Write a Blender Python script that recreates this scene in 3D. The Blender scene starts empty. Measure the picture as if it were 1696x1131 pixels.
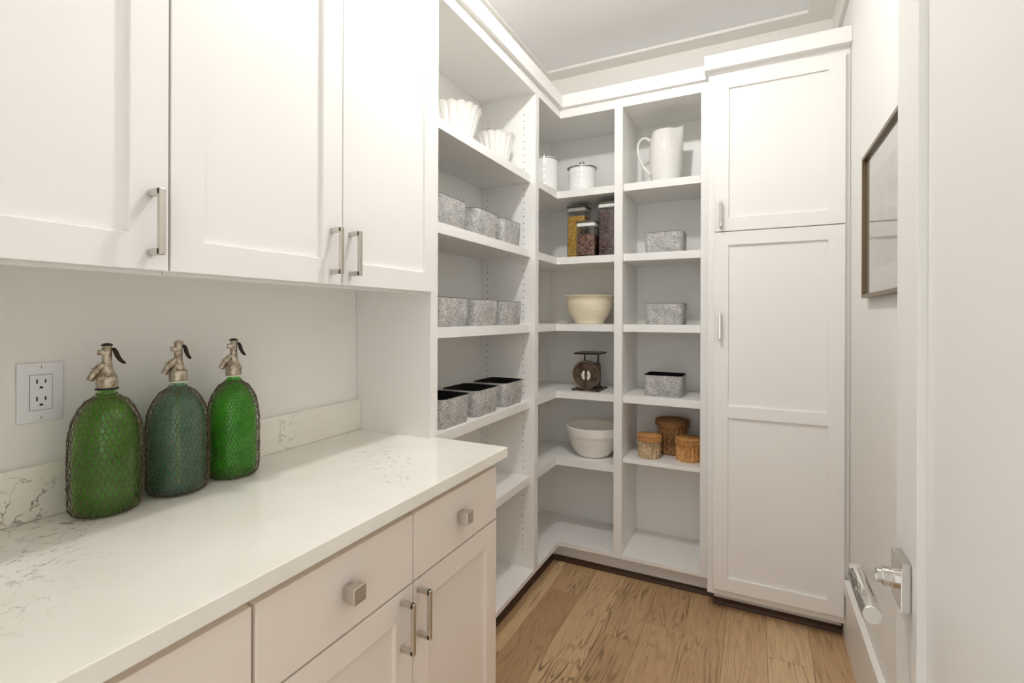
import bpy, bmesh, math, random
from mathutils import Vector, Matrix
R = math.radians
PI = math.pi
random.seed(7)
C = bpy.context.scene.collection
SC = bpy.context.scene

# ------------------------------------------------------------------ camera
FPX = 816.17                       # focal length in pixels of the 1696 x 1131 frame
cam_data = bpy.data.cameras.new('camera')
cam_data.sensor_width = 36.0
cam_data.sensor_fit = 'HORIZONTAL'
cam_data.lens = FPX / 1696 * 36.0
cam_data.shift_x = 0.0
cam_data.shift_y = -(565.5 - 524.73) / 1696
cam_data.clip_start = 0.02
cam = bpy.data.objects.new('camera', cam_data)
C.objects.link(cam)
YAW, ROLL = 0.4604, -0.0032
cam.matrix_world = (Matrix.Translation((1.2319, 0.0, 1.2992)) @ Matrix.Rotation(YAW, 4, 'Z')
                    @ Matrix.Rotation(PI / 2, 4, 'X') @ Matrix.Rotation(-ROLL, 4, 'Z'))
SC.camera = cam

# ------------------------------------------------------------------ world, exposure
WORLD_STRENGTH = 0.92              # bright hallway behind the open doorway
LAMP_STRENGTH = 268.0
W = bpy.data.worlds.new('world')
SC.world = W
W.use_nodes = True
bg = W.node_tree.nodes['Background']
bg.inputs[0].default_value = (0.985, 0.99, 1.0, 1)
bg.inputs[1].default_value = WORLD_STRENGTH
SC.view_settings.view_transform = 'Standard'
SC.view_settings.look = 'None'
SC.view_settings.exposure = 0.67
SC.view_settings.gamma = 1.0
SC.view_settings.use_curve_mapping = False
try:
    SC.cycles.use_denoising = True
    SC.cycles.max_bounces = 10
    SC.cycles.diffuse_bounces = 7
    SC.cycles.transmission_bounces = 10
    SC.cycles.caustics_reflective = False
except Exception:
    pass

# ------------------------------------------------------------------ materials
def lin(r, g, b):
    f = lambda c: (c / 255 / 12.92) if c / 255 <= 0.04045 else ((c / 255 + 0.055) / 1.055) ** 2.4
    return (f(r), f(g), f(b), 1)

class NT:
    def __init__(s, name):
        s.m = bpy.data.materials.new(name)
        s.m.use_nodes = True
        s.t = s.m.node_tree
        s.b = s.t.nodes['Principled BSDF']
    def n(s, typ, **kw):
        x = s.t.nodes.new(typ)
        for k, v in kw.items():
            if k in x.inputs:
                x.inputs[k].default_value = v
            else:
                setattr(x, k, v)
        return x
    def l(s, a, b):
        s.t.links.new(a, b)
    def ramp(s, fac, stops, interp='LINEAR'):
        r = s.n('ShaderNodeValToRGB')
        r.color_ramp.interpolation = interp
        e = r.color_ramp.elements
        while len(e) < len(stops):
            e.new(0.5)
        for i, (p, c) in enumerate(stops):
            e[i].position = p
            e[i].color = c
        s.l(fac, r.inputs[0])
        return r.outputs[0]
    def bump(s, h, strength, dist=0.001):
        b = s.n('ShaderNodeBump', Strength=strength, Distance=dist)
        s.l(h, b.inputs['Height'])
        s.l(b.outputs[0], s.b.inputs['Normal'])
    def coords(s, scale=(1, 1, 1), per_object=False):
        tc = s.n('ShaderNodeTexCoord')
        mp = s.n('ShaderNodeMapping')
        mp.inputs['Scale'].default_value = scale
        src = tc.outputs['Object']
        if per_object:
            oi = s.n('ShaderNodeObjectInfo')
            mul = s.n('ShaderNodeMath', operation='MULTIPLY')
            s.l(oi.outputs['Random'], mul.inputs[0])
            mul.inputs[1].default_value = 37.0
            add = s.n('ShaderNodeVectorMath', operation='ADD')
            s.l(src, add.inputs[0])
            s.l(mul.outputs[0], add.inputs[1])
            src = add.outputs[0]
        s.l(src, mp.inputs['Vector'])
        return mp.outputs[0]
    def set(s, **kw):
        for k, v in kw.items():
            s.b.inputs[k.replace('_', ' ')].default_value = v
        return s

def math_node(s, op, a, b=None):
    x = s.n('ShaderNodeMath', operation=op)
    for i, v in enumerate((a, b)):
        if v is None:
            continue
        if hasattr(v, 'is_output'):
            s.l(v, x.inputs[i])
        else:
            x.inputs[i].default_value = v
    return x.outputs[0]

def paint(name, col, rough=0.42, grain=0.05, gscale=(60, 60, 4)):
    s = NT(name).set(Base_Color=col, Roughness=rough)
    v = s.coords(gscale)
    no = s.n('ShaderNodeTexNoise', Scale=6.0, Detail=3.0)
    s.l(v, no.inputs['Vector'])
    s.bump(no.outputs[0], grain, 0.002)
    return s.m

def plain(name, col, rough=0.5, metal=0.0, **kw):
    return NT(name).set(Base_Color=col, Roughness=rough, Metallic=metal, **kw).m

M = {}
M['cabinet'] = paint('cabinet_paint', lin(237, 236, 233), 0.36, 0.05)
M['base_paint'] = paint('base_cabinet_paint', lin(236, 226, 215), 0.36, 0.06)
M['wall'] = paint('wall_paint', lin(238, 236, 232), 0.75, 0.05, (40, 40, 40))
M['ceiling'] = paint('ceiling_paint', lin(243, 243, 244), 0.85, 0.05, (40, 40, 40))
M['trim'] = paint('trim_paint', lin(235, 233, 228), 0.4, 0.03)
M['door'] = paint('door_paint', lin(228, 227, 223), 0.38, 0.05)
M['nickel'] = plain('brushed_nickel', lin(208, 203, 194), 0.3, 1.0)
M['chrome'] = plain('polished_nickel', lin(206, 202, 195), 0.06, 1.0)
M['plastic_white'] = plain('white_plastic', lin(232, 233, 236), 0.3)
M['dark_slot'] = plain('dark_slot', lin(25, 24, 23), 0.6)
M['hole'] = plain('pin_hole_dark', lin(70, 66, 60), 0.8)
M['shoe'] = plain('dark_stained_wood', lin(74, 50, 30), 0.5)
M['black_felt'] = plain('black_felt_lining', lin(14, 13, 13), 0.95)
M['ceramic'] = plain('white_glazed_ceramic', lin(229, 228, 223), 0.12)
M['enamel'] = plain('white_enamel', lin(240, 240, 238), 0.15)
M['cream'] = plain('cream_glazed_ceramic', lin(238, 227, 200), 0.25)
M['stoneware'] = plain('off_white_stoneware', lin(242, 239, 231), 0.3)
M['silver_rim'] = plain('silver_rim', lin(150, 146, 138), 0.25, 1.0)
M['bronze_frame'] = plain('bronze_frame', lin(118, 102, 76), 0.38, 0.6)
M['mat'] = plain('picture_mat', lin(226, 220, 208), 0.8)
M['black_rubber'] = plain('black_rubber', lin(28, 26, 24), 0.5)
M['white_rubber'] = plain('white_rubber', lin(225, 222, 205), 0.5)
M['lid_plastic'] = plain('white_gasket', lin(226, 226, 222), 0.3)

def m_emit(name, col, st):
    s = NT(name)
    s.b.inputs['Base Color'].default_value = (0.8, 0.8, 0.8, 1)
    s.b.inputs['Emission Color'].default_value = col
    s.b.inputs['Emission Strength'].default_value = st
    return s.m
M['lamp'] = m_emit('lamp_diffuser', (1.0, 0.988, 0.972, 1), LAMP_STRENGTH)

def m_quartz():
    s = NT('quartz').set(Roughness=0.13)
    s.b.inputs['Specular IOR Level'].default_value = 0.45
    v = s.coords((1, 1, 1))
    w = s.n('ShaderNodeTexNoise', Scale=9.0, Detail=5.0, Roughness=0.62)
    s.l(v, w.inputs['Vector'])
    sub = s.n('ShaderNodeVectorMath', operation='MULTIPLY_ADD')
    s.l(w.outputs['Color'], sub.inputs[0])
    sub.inputs[1].default_value = (0.11, 0.11, 0.11)
    s.l(v, sub.inputs[2])
    vo = s.n('ShaderNodeTexVoronoi', feature='DISTANCE_TO_EDGE', Scale=26.0)
    s.l(sub.outputs[0], vo.inputs['Vector'])
    vein = s.ramp(vo.outputs['Distance'], [(0.0, (1, 1, 1, 1)), (0.05, (0, 0, 0, 1))])
    mask = None
    for px, py, pz, rr, st in ((0.02, 0.415, 0.955, 0.085, 1.0), (0.02, 0.37, 0.93, 0.06, 1.0), (0.02, 0.985, 0.965, 0.075, 0.8), (0.20, 0.33, 0.914, 0.16, 0.75),
                               (0.10, 0.44, 0.914, 0.12, 0.8), (0.34, 0.25, 0.914, 0.14, 0.5), (0.35, 1.03, 0.914, 0.14, 0.55), (0.25, 1.09, 0.914, 0.10, 0.5), (0.48, 0.95, 0.914, 0.12, 0.3)):
        dn = s.n('ShaderNodeVectorMath', operation='DISTANCE')
        s.l(v, dn.inputs[0])
        dn.inputs[1].default_value = (px, py, pz)
        mr = s.n('ShaderNodeMapRange', interpolation_type='SMOOTHSTEP')
        s.l(dn.outputs['Value'], mr.inputs['Value'])
        mr.inputs['From Min'].default_value = 0.0
        mr.inputs['From Max'].default_value = rr
        mr.inputs['To Min'].default_value = st
        mr.inputs['To Max'].default_value = 0.0
        mask = mr.outputs['Result'] if mask is None else math_node(s, 'MAXIMUM', mask, mr.outputs['Result'])
    mask = math_node(s, 'ADD', mask, 0.03)
    br = s.n('ShaderNodeTexNoise', Scale=45.0, Detail=2.0)
    s.l(v, br.inputs['Vector'])
    brk = s.ramp(br.outputs[0], [(0.42, (0, 0, 0, 1)), (0.62, (1, 1, 1, 1))])
    a = math_node(s, 'MULTIPLY', vein, mask)
    a = math_node(s, 'MULTIPLY', a, brk)
    a = math_node(s, 'MULTIPLY', a, 1.3)
    a = math_node(s, 'MINIMUM', a, 0.9)
    cl = s.n('ShaderNodeTexNoise', Scale=5.0, Detail=3.0)
    s.l(v, cl.inputs['Vector'])
    base = s.ramp(cl.outputs[0], [(0.3, lin(232, 228, 217)), (0.7, lin(241, 238, 230))])
    mx = s.n('ShaderNodeMix', data_type='RGBA')
    s.l(a, mx.inputs[0])
    s.l(base, mx.inputs[6])
    mx.inputs[7].default_value = lin(120, 104, 84)
    s.l(mx.outputs[2], s.b.inputs['Base Color'])
    return s.m
M['quartz'] = m_quartz()

def m_oak():
    s = NT('oak_plank').set(Roughness=0.38)
    v = s.coords((1, 1, 1), True)
    mp = s.n('ShaderNodeMapping')
    mp.inputs['Scale'].default_value = (10.0, 1.0, 1.0)
    s.l(v, mp.inputs['Vector'])
    n1 = s.n('ShaderNodeTexNoise', Scale=1.0, Detail=2.5, Roughness=0.5, Distortion=0.35)
    s.l(mp.outputs[0], n1.inputs['Vector'])
    k = math_node(s, 'MULTIPLY', n1.outputs[0], 105.0)
    k = math_node(s, 'SINE', k)
    band = s.ramp(k, [(0.0, (0, 0, 0, 1)), (0.3, (0.04, 0.04, 0.04, 1)), (1.0, (1, 1, 1, 1))])
    mp2 = s.n('ShaderNodeMapping')
    mp2.inputs['Scale'].default_value = (260.0, 9.0, 1.0)
    s.l(v, mp2.inputs['Vector'])
    n2 = s.n('ShaderNodeTexNoise', Scale=1.0, Detail=2.0)
    s.l(mp2.outputs[0], n2.inputs['Vector'])
    n3 = s.n('ShaderNodeTexNoise', Scale=4.0, Detail=2.0)
    s.l(v, n3.inputs['Vector'])
    m3 = s.ramp(n3.outputs[0], [(0.34, (0.06, 0.06, 0.06, 1)), (0.60, (1, 1, 1, 1))])
    fig = math_node(s, 'MULTIPLY', band, m3)
    oi = s.n('ShaderNodeObjectInfo')
    tone = s.ramp(oi.outputs['Random'], [(0.0, lin(182, 148, 109)), (0.5, lin(203, 170, 129)), (1.0, lin(220, 190, 149))])
    mx = s.n('ShaderNodeMix', data_type='RGBA')
    oj = s.n('ShaderNodeObjectInfo')
    pick = s.ramp(math_node(s, 'FRACT', math_node(s, 'MULTIPLY', oj.outputs['Random'], 7.31)), [(0.2, (0.30, 0.30, 0.30, 1)), (0.7, (0.85, 0.85, 0.85, 1))])
    s.l(math_node(s, 'MULTIPLY', fig, pick), mx.inputs[0])
    s.l(tone, mx.inputs[6])
    mx.inputs[7].default_value = lin(102, 74, 48)
    mx2 = s.n('ShaderNodeMix', data_type='RGBA', blend_type='MULTIPLY')
    mx2.inputs[0].default_value = 0.45
    s.l(mx.outputs[2], mx2.inputs[6])
    fine = s.ramp(n2.outputs[0], [(0.3, (0.55, 0.52, 0.5, 1)), (0.62, (1, 1, 1, 1))])
    s.l(fine, mx2.inputs[7])
    s.l(mx2.outputs[2], s.b.inputs['Base Color'])
    s.bump(n2.outputs[0], 0.08, 0.001)
    return s.m
M['oak'] = m_oak()

def m_felt():
    s = NT('grey_felt').set(Roughness=0.95)
    v = s.coords((1, 1, 1), True)
    mp = s.n('ShaderNodeMapping')
    mp.inputs['Scale'].default_value = (320, 320, 190)
    s.l(v, mp.inputs['Vector'])
    n1 = s.n('ShaderNodeTexNoise', Scale=1.0, Detail=3.0, Roughness=0.7, Distortion=1.2)
    s.l(mp.outputs[0], n1.inputs['Vector'])
    n2 = s.n('ShaderNodeTexNoise', Scale=24.0, Detail=2.0)
    s.l(v, n2.inputs['Vector'])
    a = math_node(s, 'ADD', math_node(s, 'MULTIPLY', n1.outputs[0], 0.86), math_node(s, 'MULTIPLY', n2.outputs[0], 0.14))
    c = s.ramp(a, [(0.36, lin(92, 94, 98)), (0.48, lin(164, 164, 163)), (0.6, lin(224, 221, 215))])
    s.l(c, s.b.inputs['Base Color'])
    s.bump(n1.outputs[0], 0.35, 0.002)
    return s.m
M['felt'] = m_felt()

def m_wicker(name, c0, c1):
    s = NT(name).set(Roughness=0.6)
    v = s.coords((1, 1, 1), True)
    n = s.n('ShaderNodeTexNoise', Scale=90.0, Detail=3.0)
    s.l(v, n.inputs['Vector'])
    n2 = s.n('ShaderNodeTexNoise', Scale=14.0, Detail=1.0)
    s.l(v, n2.inputs['Vector'])
    a = math_node(s, 'ADD', math_node(s, 'MULTIPLY', n.outputs[0], 0.6), math_node(s, 'MULTIPLY', n2.outputs[0], 0.4))
    s.l(s.ramp(a, [(0.36, c0), (0.62, c1)]), s.b.inputs['Base Color'])
    return s.m
M['wicker_tan'] = m_wicker('wicker_tan', lin(168, 112, 58), lin(222, 172, 108))
M['wicker_grey'] = m_wicker('wicker_grey', lin(156, 130, 96), lin(214, 192, 156))
M['wicker_dark'] = m_wicker('wicker_dark', lin(118, 80, 46), lin(182, 136, 86))

def m_grain(name, cols, scale=170.0):
    s = NT(name).set(Roughness=0.45)
    v = s.coords((1, 1, 1))
    vo = s.n('ShaderNodeTexVoronoi', Scale=scale)
    s.l(v, vo.inputs['Vector'])
    sep = s.n('ShaderNodeSeparateColor')
    s.l(vo.outputs['Color'], sep.inputs[0])
    n = len(cols)
    s.l(s.ramp(sep.outputs[0], [(i / n, c) for i, c in enumerate(cols)], 'CONSTANT'), s.b.inputs['Base Color'])
    inv = math_node(s, 'SUBTRACT', 1.0, vo.outputs['Distance'])
    s.bump(inv, 0.9, 0.003)
    return s.m
M['corn'] = m_grain('yellow_kernels', [lin(222, 160, 42), lin(240, 190, 74), lin(206, 134, 30), lin(246, 208, 110)])
M['beans'] = m_grain('brown_beans', [lin(112, 66, 52), lin(150, 100, 78), lin(86, 46, 40), lin(186, 142, 112)])
M['plum_beans'] = m_grain('plum_beans', [lin(104, 72, 70), lin(78, 50, 52), lin(138, 106, 100), lin(92, 60, 60)])

def m_glass(name, col, rough=0.03, ior=1.45, trans=1.0):
    s = NT(name).set(Base_Color=col, Roughness=rough, IOR=ior)
    s.b.inputs['Transmission Weight'].default_value = trans
    return s.m
M['clear_glass'] = m_glass('clear_glass', (0.97, 0.98, 0.97, 1))
M['smoke_lid'] = m_glass('smoky_lid', (0.62, 0.62, 0.58, 1), 0.1)
def m_bottle(name, c0, c1):
    s = NT(name).set(Roughness=0.07, IOR=1.47)
    v = s.coords((1, 1, 1), True)
    n = s.n('ShaderNodeTexNoise', Scale=22.0, Detail=3.0)
    s.l(v, n.inputs['Vector'])
    s.l(s.ramp(n.outputs[0], [(0.32, c0), (0.66, c1)]), s.b.inputs['Base Color'])
    s.b.inputs['Transmission Weight'].default_value = 0.9
    return s.m
M['bottle_a'] = m_bottle('green_bottle_glass', lin(130, 206, 66), lin(174, 238, 106))
M['bottle_b'] = m_bottle('teal_bottle_glass', lin(150, 214, 182), lin(198, 238, 214))
M['bottle_c'] = m_bottle('bright_green_bottle_glass', lin(96, 222, 44), lin(138, 248, 84))
M['straw'] = plain('dip_tube', lin(176, 170, 70), 0.5)
M['wire'] = plain('rusty_wire', lin(108, 92, 76), 0.55, 0.35)

def m_pewter():
    s = NT('aged_pewter').set(Roughness=0.42, Metallic=0.85)
    v = s.coords((1, 1, 1), True)
    n = s.n('ShaderNodeTexNoise', Scale=120.0, Detail=4.0)
    s.l(v, n.inputs['Vector'])
    s.l(s.ramp(n.outputs[0], [(0.30, lin(136, 120, 98)), (0.60, lin(200, 190, 172))]), s.b.inputs['Base Color'])
    s.bump(n.outputs[0], 0.25, 0.001)
    return s.m
M['pewter'] = m_pewter()
M['dark_iron'] = plain('dark_iron', lin(58, 50, 44), 0.45, 0.8)

def m_old_metal():
    s = NT('aged_brown_metal').set(Roughness=0.4, Metallic=0.55)
    v = s.coords((1, 1, 1))
    n = s.n('ShaderNodeTexNoise', Scale=26.0, Detail=4.0)
    s.l(v, n.inputs['Vector'])
    s.l(s.ramp(n.outputs[0], [(0.35, lin(70, 50, 36)), (0.5, lin(96, 80, 66)), (0.68, lin(120, 104, 88))]), s.b.inputs['Base Color'])
    return s.m
M['old_metal'] = m_old_metal()

def m_print():
    s = NT('pale_print').set(Roughness=0.8)
    v = s.coords((1, 1, 1))
    n = s.n('ShaderNodeTexNoise', Scale=9.0, Detail=4.0)
    s.l(v, n.inputs['Vector'])
    s.l(s.ramp(n.outputs[0], [(0.35, lin(186, 178, 160)), (0.65, lin(214, 207, 190))]), s.b.inputs['Base Color'])
    return s.m
M['print'] = m_print()

# ------------------------------------------------------------------ mesh helpers
def box(bm, x0, x1, y0, y1, z0, z1, bev=0.0):
    x0, x1 = min(x0, x1), max(x0, x1)
    y0, y1 = min(y0, y1), max(y0, y1)
    z0, z1 = min(z0, z1), max(z0, z1)
    vs = [bm.verts.new(p) for p in ((x0, y0, z0), (x1, y0, z0), (x1, y1, z0), (x0, y1, z0),
                                    (x0, y0, z1), (x1, y0, z1), (x1, y1, z1), (x0, y1, z1))]
    fs = [bm.faces.new([vs[i] for i in f]) for f in ((3, 2, 1, 0), (4, 5, 6, 7), (0, 1, 5, 4),
                                                     (1, 2, 6, 5), (2, 3, 7, 6), (3, 0, 4, 7))]
    if bev > 0:
        es = list({e for f in fs for e in f.edges})
        bmesh.ops.bevel(bm, geom=es, offset=bev, segments=2, affect='EDGES', profile=0.5)
    return bm

def prism(bm, pts, z0, z1, bev=0.0):
    n = len(pts)
    a = [bm.verts.new((x, y, z0)) for x, y in pts]
    b = [bm.verts.new((x, y, z1)) for x, y in pts]
    fs = [bm.faces.new(a[::-1]), bm.faces.new(b)]
    for i in range(n):
        fs.append(bm.faces.new((a[i], a[(i + 1) % n], b[(i + 1) % n], b[i])))
    if bev > 0:
        es = list({e for f in fs for e in f.edges})
        bmesh.ops.bevel(bm, geom=es, offset=bev, segments=2, affect='EDGES', profile=0.5)
    return bm

def lathe(bm, prof, seg=48, cx=0, cy=0, fn=None, cap=True):
    """revolve (r, z) rows round the vertical axis; fn(theta, i) -> (dr, dz)"""
    rows = []
    for i, (r, z) in enumerate(prof):
        row = []
        for k in range(seg):
            th = 2 * PI * k / seg
            dr, dz = fn(th, i) if fn else (0, 0)
            rr = max(r + dr, 0.0)
            row.append(bm.verts.new((cx + rr * math.cos(th), cy + rr * math.sin(th), z + dz)))
        rows.append(row)
    for i in range(len(rows) - 1):
        for k in range(seg):
            k2 = (k + 1) % seg
            bm.faces.new((rows[i][k], rows[i][k2], rows[i + 1][k2], rows[i + 1][k]))
    if cap:
        bm.faces.new(rows[0][::-1])
        bm.faces.new(rows[-1])
    return bm

def tube(bm, pts, rad, seg=10, cap=True):
    """swept circle; rad is a number or one radius for each point"""
    pts = [Vector(p) for p in pts]
    n = len(pts)
    rads = rad if isinstance(rad, (list, tuple)) else [rad] * n
    rings = []
    up = None
    for i, p in enumerate(pts):
        d = (pts[min(i + 1, n - 1)] - pts[max(i - 1, 0)]).normalized()
        if up is None:
            up = Vector((0, 0, 1)) if abs(d.z) < 0.9 else Vector((1, 0, 0))
        s = d.cross(up).normalized()
        up = s.cross(d).normalized()
        rings.append([bm.verts.new(p + rads[i] * (math.cos(2 * PI * k / seg) * s + math.sin(2 * PI * k / seg) * up))
                      for k in range(seg)])
    for i in range(n - 1):
        for k in range(seg):
            k2 = (k + 1) % seg
            bm.faces.new((rings[i][k], rings[i][k2], rings[i + 1][k2], rings[i + 1][k]))
    if cap:
        bm.faces.new(rings[0][::-1])
        bm.faces.new(rings[-1])
    return bm

def rrect(x0, x1, y0, y1, r, seg=5):
    pts = []
    for cx, cy, a in ((x1 - r, y0 + r, -90), (x1 - r, y1 - r, 0), (x0 + r, y1 - r, 90), (x0 + r, y0 + r, 180)):
        for k in range(seg + 1):
            t = R(a + 90 * k / seg)
            pts.append((cx + r * math.cos(t), cy + r * math.sin(t)))
    return pts

ORG = {}
def world_origin(o):
    return ORG.get(o.name, Vector((0, 0, 0)))

def thing(name, label, cat, loc=(0, 0, 0), group=None, kind=None):
    o = bpy.data.objects.new(name, None)
    o.empty_display_size = 0.05
    C.objects.link(o)
    o.location = loc
    ORG[o.name] = Vector(loc)
    if label:
        o['label'] = label
    if cat:
        o['category'] = cat
    if group:
        o['group'] = group
    if kind:
        o['kind'] = kind
    return o

def obj(name, bm, mat, parent=None, smooth=False, label=None, kind=None, cat=None, group=None, loc=None, angle=35):
    """one mesh object from a bmesh given in world coordinates"""
    org = world_origin(parent) if parent else (Vector(loc) if loc else Vector((0, 0, 0)))
    bmesh.ops.recalc_face_normals(bm, faces=bm.faces[:])
    if org.length > 0:
        bmesh.ops.translate(bm, verts=bm.verts[:], vec=-org)
    me = bpy.data.meshes.new(name)
    bm.to_mesh(me)
    bm.free()
    me.materials.append(M[mat] if isinstance(mat, str) else mat)
    if smooth:
        for p in me.polygons:
            p.use_smooth = True
        try:
            me.set_sharp_from_angle(angle=R(angle))
        except Exception:
            pass
    o = bpy.data.objects.new(name, me)
    C.objects.link(o)
    if parent:
        o.parent = parent
        ORG[o.name] = org
    else:
        o.location = org
        ORG[o.name] = org
    if label:
        o['label'] = label
    if cat:
        o['category'] = cat
    if group:
        o['group'] = group
    if kind:
        o['kind'] = kind
    return o

def B(*a, **k):
    return box(bmesh.new(), *a, **k)

def copy_tree(o, parent=None):
    c = o.copy()
    C.objects.link(c)
    c.parent = parent
    for ch in o.children:
        copy_tree(ch, c)
    return c

# ------------------------------------------------------------------ key dimensions (metres)
XB = 0.3111          # bookcase face, left run
YB = 2.4197          # bookcase face, back run
XS, YS = 0.2872, 2.4397   # shelf fronts
YW = 2.775           # back wall
XR = 1.5666          # right wall
ZH = 2.336           # underside of the face-frame header
ZC0, ZC1 = 2.384, 2.448   # crown
ZD = 0.1258          # top of the bottom decks
CEIL = 2.732
Y_NEAR = -0.55

# ------------------------------------------------------------------ room shell
def struct(name, bm, mat, parent=None, **k):
    return obj(name, bm, mat, parent, kind=None if parent else 'structure', **k)

struct('wall_left', B(-0.1, 0, Y_NEAR, YW + 0.1, -0.05, CEIL), 'wall', label='pale grey painted wall behind the counter and bottles')
struct('wall_back', B(0, XR, YW, YW + 0.1, -0.05, CEIL), 'wall', label='pale painted wall above the tall cabinet')
struct('wall_right', B(XR, XR + 0.1, Y_NEAR, YW + 0.1, -0.05, CEIL), 'wall', label='white painted wall with the framed picture')
bm = bmesh.new()
box(bm, 0, 0.62, -0.15, -0.02, -0.0125, CEIL)
box(bm, 1.475, XR, -0.15, -0.02, -0.0125, CEIL)
box(bm, 0.62, 1.475, -0.15, -0.02, 2.15, CEIL)
struct('wall_front', bm, 'wall', label='white painted wall round the open doorway')
LX, LY = 0.76, 1.22               # ceiling light over the aisle
struct('ceiling', B(-0.1, XR + 0.1, Y_NEAR, YW + 0.1, CEIL, CEIL + 0.08), 'ceiling', label='smooth pale grey painted ceiling')

# ceiling border board and frieze boards
bm = bmesh.new()
zc = 2.7165
box(bm, 0, 0.138, -0.0195, YW - 0.1135, zc, CEIL - 0.0005, bev=0.001)
struct('trim_1', bm, 'trim', label='flat white ceiling border board above the open shelves')
struct('trim_2', B(0, XR, YW - 0.1135, YW, zc, CEIL - 0.0005, bev=0.001), 'trim', label='flat white ceiling border board along the back wall')
struct('trim_3', B(XR - 0.1226, XR, -0.0195, YW - 0.1135, zc, CEIL - 0.0005, bev=0.001), 'trim', label='flat white ceiling border board above the picture')
struct('trim_4', B(0.0, XR - 0.0166, YW - 0.0166, YW - 0.0005, 2.589, zc - 0.0003), 'trim', label='white frieze board on the back wall under the ceiling')
struct('trim_5', B(XR - 0.0166, XR - 0.0005, -0.0195, YW - 0.0005, 2.589, zc - 0.0003), 'trim', label='white frieze board on the picture wall under the ceiling')

# baseboard on the right wall
bm = bmesh.new()
box(bm, XR - 0.014, XR - 0.0005, -0.0195, 2.415, 0.0005, 0.212, bev=0.001)
box(bm, XR - 0.021, XR - 0.0005, -0.0195, 2.339, 0.208, 0.262, bev=0.003)
struct('baseboard_right', bm, 'trim', label='tall white baseboard with a stepped cap below the picture')

# floor with its planks
floor = struct('floor', B(-0.1, XR + 0.1, Y_NEAR, YW + 0.1, -0.06, -0.0125), plain('subfloor', lin(60, 42, 26), 0.8), label='wide brown oak plank floor')
PW = 0.1545
plank_cache = {}
def plank(x0, x1, y0, y1):
    w, ln = round(x1 - x0, 4), round(y1 - y0, 4)
    key = (w, ln)
    if key not in plank_cache:
        bm = B(-w / 2 + 0.0004, w / 2 - 0.0004, -ln / 2 + 0.0004, ln / 2 - 0.0004, -0.012, 0.0, bev=0.0007)
        me = bpy.data.meshes.new('plank')
        bmesh.ops.recalc_face_normals(bm, faces=bm.faces[:])
        bm.to_mesh(me)
        bm.free()
        me.materials.append(M['oak'])
        plank_cache[key] = me
    o = bpy.data.objects.new('plank', plank_cache[key])
    C.objects.link(o)
    o.parent = floor
    o.location = ((x0 + x1) / 2, (y0 + y1) / 2, 0)
butts = {0: [0.5, 1.7], 1: [0.9, 2.2], 2: [0.4, 1.76], 3: [0.75, 1.985], 4: [0.2, 2.14], 5: [1.2], 6: [0.6], 7: [0.85, 2.13], 8: [1.5]}
for i in range(9):
    x0 = 0.655 + (i - 3) * PW
    x1 = min(x0 + PW, XR - 0.001)
    ys = [Y_NEAR] + butts[i] + [2.6]
    for a, b in zip(ys, ys[1:]):
        plank(x0, x1, a, b)

# dark shoe mouldings at the toe kicks
def quarter(bm, pts_line, axis, r):
    """quarter-round moulding; axis 'x' runs along X facing -Y, 'y' runs along Y facing +X"""
    (a0, a1, base) = pts_line
    prof = [(0, 0.0005)] + [(r * math.cos(t), 0.0005 + r * math.sin(t)) for t in [PI / 2 * k / 5 for k in range(6)]]
    A, Bv = [], []
    for d, z in prof:
        if axis == 'x':
            A.append(bm.verts.new((a0, base - d, z)))
            Bv.append(bm.verts.new((a1, base - d, z)))
        else:
            A.append(bm.verts.new((base + d, a0, z)))
            Bv.append(bm.verts.new((base + d, a1, z)))
    n = len(prof)
    for i in range(n):
        bm.faces.new((A[i], A[(i + 1) % n], Bv[(i + 1) % n], Bv[i]))
    bm.faces.new(A)
    bm.faces.new(Bv[::-1])
    return bm
struct('trim_6', quarter(bmesh.new(), (1.30, 2.4885, 0.2405), 'y', 0.022), 'shoe', label='dark stained shoe moulding at the foot of the counter-side shelves')
struct('trim_7', quarter(bmesh.new(), (0.263, 1.0605, 2.4885), 'x', 0.022), 'shoe', label='dark stained shoe moulding under the back shelves')
struct('trim_8', quarter(bmesh.new(), (1.0605, 1.552, 2.4385), 'x', 0.022), 'shoe', label='dark stained shoe moulding under the tall cabinet')

# crown on the open shelving
bm = bmesh.new()
box(bm, XB + 0.0003, XB + 0.018, 1.2790, YB - 0.018, ZC0, ZC1, bev=0.001)
box(bm, XB + 0.0003, 1.0225, YB - 0.018, YB - 0.0003, ZC0, ZC1, bev=0.001)
struct('trim_9', bm, 'cabinet', label='white crown board running round the open corner shelves')
struct('trim_10', B(0.3335, 0.3515, -0.0185, 1.2785, ZC0, ZC1, bev=0.001), 'cabinet', label='white crown board above the wall cupboards')

# ------------------------------------------------------------------ fittings
def pull(name, parent, mp, a, z0, z1, w=0.0095, reach=0.036, mat='nickel'):
    """square bar pull; mp(a, z, d) maps (along, up, out) to the world"""
    bm = bmesh.new()
    def mb(a0, a1, zz0, zz1, d0, d1, bev=0.0012):
        p, q = mp(a0, zz0, d0), mp(a1, zz1, d1)
        box(bm, p[0], q[0], p[1], q[1], p[2], q[2], bev=bev)
    mb(a - w / 2, a + w / 2, z0, z1, reach - 0.009, reach)
    mb(a - w / 2, a + w / 2, z0, z0 + 0.011, 0.0005, reach - 0.002)
    mb(a - w / 2, a + w / 2, z1 - 0.011, z1, 0.0005, reach - 0.002)
    return obj(name, bm, mat, parent, label='brushed nickel square bar pull')

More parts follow.
